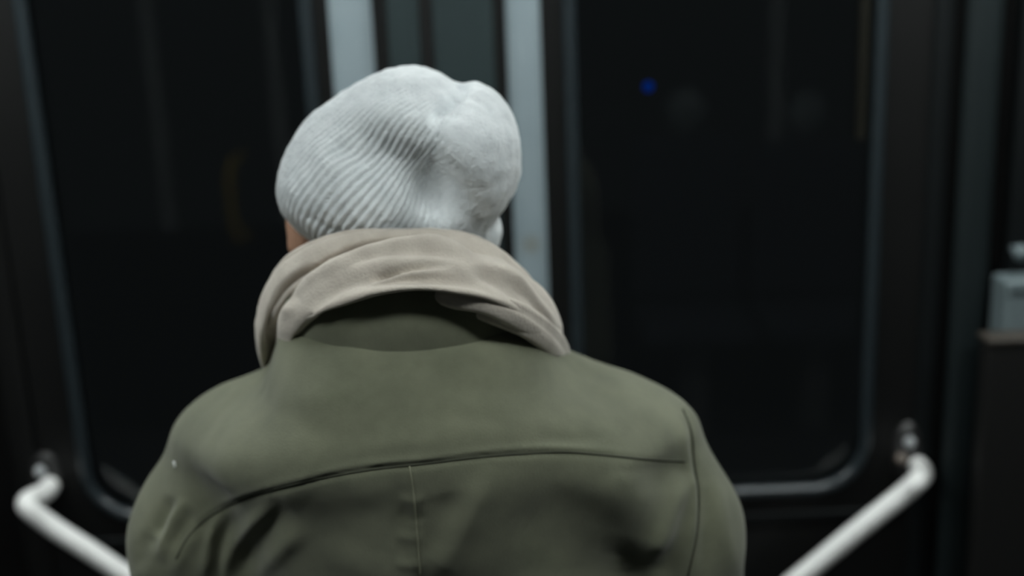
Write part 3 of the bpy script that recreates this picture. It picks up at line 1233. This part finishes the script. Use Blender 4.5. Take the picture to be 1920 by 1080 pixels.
hf = Field((-0.30, 0.98, 1.40), (0.10, 1.32, 1.72), 0.004)
s = pxm(740, 300, YH)
ell = [
    ((700, 330), YH, (162, 158), 0.104, 0.000),
    ((772, 242), YH - 0.005, (126, 114), 0.090, 0.026),
    ((886, 286), YH - 0.026, (90, 127), 0.078, 0.008),
    ((832, 385), YH, (92, 95), 0.085, 0.025),
    ((906, 432), YH + 0.004, (37, 44), 0.040, 0.006),
    ((605, 353), YH + 0.002, (65, 58), 0.075, 0.030),
]
for (c, Y, r, ry, k) in ell:
    hf.ellipsoid(U(c[0], c[1], Y), (r[0] * s, ry, r[1] * s), k)
V, Q = hf.mesh()
V = relax(V, Q, 6)
me = subdivided(V, Q, 2)
V, N = get_vn(me)
hat_items = [
    ([(620, 205), (700, 215), (780, 235), (830, 262), (880, 300), (940, 350)], 8 * mm, 36),
    ([(630, 255), (700, 290), (770, 325), (830, 375), (890, 425)], -16 * mm, 42),
    ([(580, 365), (660, 395), (750, 425)], 2 * mm, 34),
    ([(615, 265), (650, 285), (690, 310)], -4 * mm, 18),
    ([(882, 130), (864, 165), (835, 200), (800, 245)], -11 * mm, 12),
    ([(880, 178), (905, 190), (925, 215)], -3.0 * mm, 8),
    ([(800, 150), (840, 165), (858, 175)], -2.5 * mm, 10),
    ([(815, 262), (850, 250), (900, 262), (940, 300)], 4 * mm, 40),
    ([(560, 395), (610, 425), (660, 440)], -2.5 * mm, 8),
]
V = strokes(V, N, hat_items, 0.05)
set_v(me, V)
V, N = get_vn(me)
# knitted ribs gathered at the crown
apex = np.array(U(862, 168, YH - 0.02))
base = np.array(U(650, 440, YH + 0.03))
axis = apex - base
axis /= np.linalg.norm(axis)
e1 = np.cross(axis, [0, 1, 0]); e1 /= np.linalg.norm(e1)
e2 = np.cross(axis, e1)
q = V - base
al = q @ axis
phi = np.arctan2(q @ e2, q @ e1)
px, py = proj(V)
wz = Waves(5, 18)
amp = 0.0010 * np.clip((880 - px) / 160, 0.10, 1) * np.clip((py - 120) / 40, 0.3, 1)
ph = phi * 104 + 1.5 * wz(V)
V = V + N * (amp * np.sin(ph))[:, None]
w3 = Waves(6, 60)
w4 = Waves(8, 190)
V = V + N * (0.0007 * w3(V) + 0.00035 * w4(V))[:, None]
set_v(me, V)
me.shade_smooth()
me.name = 'beanie'
hat = link('beanie', me, M['hat'], person)
hat['label'] = 'fuzzy white ribbed knit beanie with a creased crown'

# --- body: one continuous figure inside the clothes
bf = Field((-0.46, 0.86, 0.0), (0.34, 1.40, 1.70), 0.0045)
hc = np.array(U(700, 345, YH + 0.012))
fwd = np.array([-0.42, 0.80, -0.42]); fwd /= np.linalg.norm(fwd)      # where the face looks
side = np.cross(fwd, [0, 0, 1.0]); side /= np.linalg.norm(side)        # person's right
upv = np.cross(side, fwd)
RM = np.stack([side, fwd, upv], 1)


def hp(a, b, c):
    """point of the head: a to the right, b forward, c up"""
    return hc + side * a + fwd * b + upv * c


bf.ellipsoid(hc, (0.068, 0.086, 0.088), 0.0, RM)
bf.ellipsoid(hp(0, 0.030, -0.050), (0.056, 0.060, 0.070), 0.02, RM)
bf.ellipsoid(hp(0, 0.058, -0.098), (0.026, 0.024, 0.020), 0.02, RM)          # chin
bf.cone(hp(0, 0.088, -0.005), hp(0, 0.106, -0.040), 0.008, 0.013, 0.012)      # nose
for sg in (-1, 1):
    bf.ellipsoid(hp(sg * 0.013, 0.096, -0.043), (0.008, 0.009, 0.007), 0.008, RM)
    bf.ellipsoid(hp(sg * 0.030, 0.080, 0.014), (0.020, 0.010, 0.007), 0.010, RM)   # brow
    bf.ellipsoid(hp(sg * 0.036, 0.068, -0.030), (0.018, 0.016, 0.016), 0.014, RM)  # cheekbone
    ec = np.array(U(559, 432, 1.125)) if sg < 0 else hp(0.074, -0.008, -0.030)
    bf.ellipsoid(ec, (0.010, 0.017, 0.026), 0.008, RM)  # ear
    bf.ellipsoid(ec + np.array([-0.003 if sg < 0 else 0.003, 0.0, -0.016]), (0.008, 0.009, 0.010), 0.006, RM)
bf.ellipsoid(hp(0, 0.090, -0.066), (0.022, 0.008, 0.006), 0.005, RM)          # lips
bf.ellipsoid(hp(0, 0.088, -0.075), (0.019, 0.008, 0.006), 0.005, RM)
nb = np.array([neck_x, 1.095, 1.34])
bf.cone(hp(0, -0.015, -0.06), nb, 0.052, 0.058, 0.03)
# trunk
bf.ellipsoid((neck_x, 1.10, 1.24), (0.155, 0.095, 0.13), 0.04)
bf.ellipsoid((neck_x, 1.10, 1.05), (0.135, 0.095, 0.16), 0.05)
bf.ellipsoid((neck_x, 1.10, 0.86), (0.150, 0.105, 0.12), 0.05)


def hand(wr, dirs, palm_n, sgn):
    """relaxed hand: palm and five bent fingers; dirs points down the hand, sgn picks the thumb side"""
    d = np.array(dirs, float); d /= np.linalg.norm(d)
    nrm = np.array(palm_n, float); nrm -= d * (nrm @ d); nrm /= np.linalg.norm(nrm)
    lat = np.cross(d, nrm) * sgn
    w = np.array(wr, float)
    for j in range(4):
        off = (-0.0315 + 0.021 * j)
        k0 = w + d * 0.015 + lat * off * 0.65
        k1 = w + d * 0.088 + lat * off
        bf.cone(k0, k1, 0.0125, 0.0115, 0.010)
        L = (0.040, 0.046, 0.050, 0.044)[j]
        d1 = d * 0.93 + nrm * 0.34
        d2 = d * 0.72 + nrm * 0.69
        a1 = k1 + d1 * L
        a2 = a1 + d2 * L * 0.85
        bf.cone(k1, a1, 0.0092, 0.0086, 0.003)
        bf.cone(a1, a2, 0.0086, 0.0074, 0.002)
    t0 = w + d * 0.025 + lat * 0.022
    t1 = t0 + d * 0.035 + lat * 0.026 + nrm * 0.014
    t2 = t1 + d * 0.032 + lat * 0.008 + nrm * 0.010
    bf.cone(t0, t1, 0.0145, 0.0110, 0.008)
    bf.cone(t1, t2, 0.0105, 0.0085, 0.002)


for (tp, upp, el, wr, sg) in ((lt, lu, le, lw, 1), (rt, ru, re_, rw, -1)):
    sh = np.array(tp) + np.array([0.02 * sg, 0, -0.01])
    bf.chain([(sh, 0.050), (np.array(upp), 0.044), (np.array(el), 0.038), (np.array(wr), 0.027)], 0.02)
    dn = np.array(wr) - np.array(el); dn /= np.linalg.norm(dn)
    hw = np.array(wr) + dn * 0.03
    bf.cone(np.array(wr), hw, 0.027, 0.024, 0.01)
    dd = dn * 0.6 + np.array([0, 0, -0.8])
    hand(hw, dd, (sg * 1.0, 0.25, 0.0), -sg)
for sg in (-1, 1):
    hx = neck_x + sg * 0.085
    bf.chain([((hx, 1.10, 0.84), 0.082), ((hx + sg * 0.012, 1.115, 0.47), 0.056), ((hx + sg * 0.014, 1.09, 0.30), 0.050), ((hx + sg * 0.016, 1.085, 0.09), 0.036)], 0.03)
    bf.ellipsoid((hx + sg * 0.02, 1.13, 0.055), (0.038, 0.10, 0.035), 0.02)
V, Q = bf.mesh()
V = relax(V, Q, 4)
body = from_np('body', V, Q, M['skin'], person)
body['label'] = 'bowed head and bare skin beside the beanie'

# eyes, mouth line and hair
for sg in (-1, 1):
    bm = bmesh.new()
    c = hp(sg * 0.030, 0.072, 0.0)
    bmesh.ops.create_uvsphere(bm, u_segments=16, v_segments=10, radius=0.012, matrix=Matrix.Translation(c))
    from_bm('eye', bm, plain('eye_white', (0.7, 0.7, 0.68), 0.2), person, True)
hr = Field((-0.30, 0.98, 1.36), (0.08, 1.32, 1.66), 0.004)
hr.ellipsoid(hp(0, -0.012, -0.005), (0.0715, 0.082, 0.086), 0.0, RM)
hr.ellipsoid(hp(-0.072, 0.030, -0.020), (0.008, 0.014, 0.030), 0.01, RM)
hr.ellipsoid(hp(0.070, 0.026, -0.020), (0.008, 0.014, 0.026), 0.01, RM)
V, Q = hr.mesh()
V = relax(V, Q, 4)
hair = from_np('hair', V, Q, M['hair'], person)

# --- trousers and shoes
tf = Field((-0.34, 0.92, 0.06), (0.18, 1.30, 0.98), 0.006)
tf.ellipsoid((neck_x, 1.10, 0.86), (0.165, 0.120, 0.11), 0.0)
for sg in (-1, 1):
    hx = neck_x + sg * 0.085
    tf.chain([((hx, 1.10, 0.84), 0.092), ((hx + sg * 0.012, 1.112, 0.47), 0.074), ((hx + sg * 0.016, 1.09, 0.12), 0.062)], 0.02)
V, Q = tf.mesh()
V = relax(V, Q, 4)
w5 = Waves(11, 30)
tr = from_np('trousers', V, Q, M['trousers'], person)
vv, nn = get_vn(tr.data)
set_v(tr.data, vv + nn * (w5(vv * [1, 1, 1.8]) * 0.0025)[:, None])
for sg in (-1, 1):
    hx = neck_x + sg * 0.105
    sf = Field((hx - 0.08, 0.98, 0.0), (hx + 0.08, 1.32, 0.17), 0.004)
    sf.ellipsoid((hx, 1.17, 0.050), (0.046, 0.105, 0.036), 0.0)
    sf.ellipsoid((hx, 1.075, 0.055), (0.040, 0.055, 0.045), 0.03)
    sf.cone((hx, 1.085, 0.07), (hx, 1.085, 0.14), 0.044, 0.044, 0.02)
    V, Q = sf.mesh()
    V = relax(V, Q, 4)
    V[:, 2] = np.maximum(V[:, 2], 0.018)
    sh = from_np('shoe', V, Q, M['shoe'], person)
    loop = []
    for i in range(40):
        t = 2 * math.pi * i / 40
        yy = 1.148 + 0.138 * math.cos(t)
        ww = 0.044 * (0.86 + 0.14 * math.cos(t - 0.4)) * abs(math.sin(t)) ** 0.6 * math.copysign(1, math.sin(t))
        loop.append((hx + ww, yy))
    bm = bmesh.new()
    a = [bm.verts.new((p_[0], p_[1], 0.0)) for p_ in loop]
    b = [bm.verts.new((p_[0], p_[1], 0.026)) for p_ in loop]
    bm.faces.new(a[::-1]); bm.faces.new(b)
    for i in range(40):
        j = (i + 1) % 40
        bm.faces.new((a[i], a[j], b[j], b[i]))
    from_bm('sole', bm, M['sole'], sh)
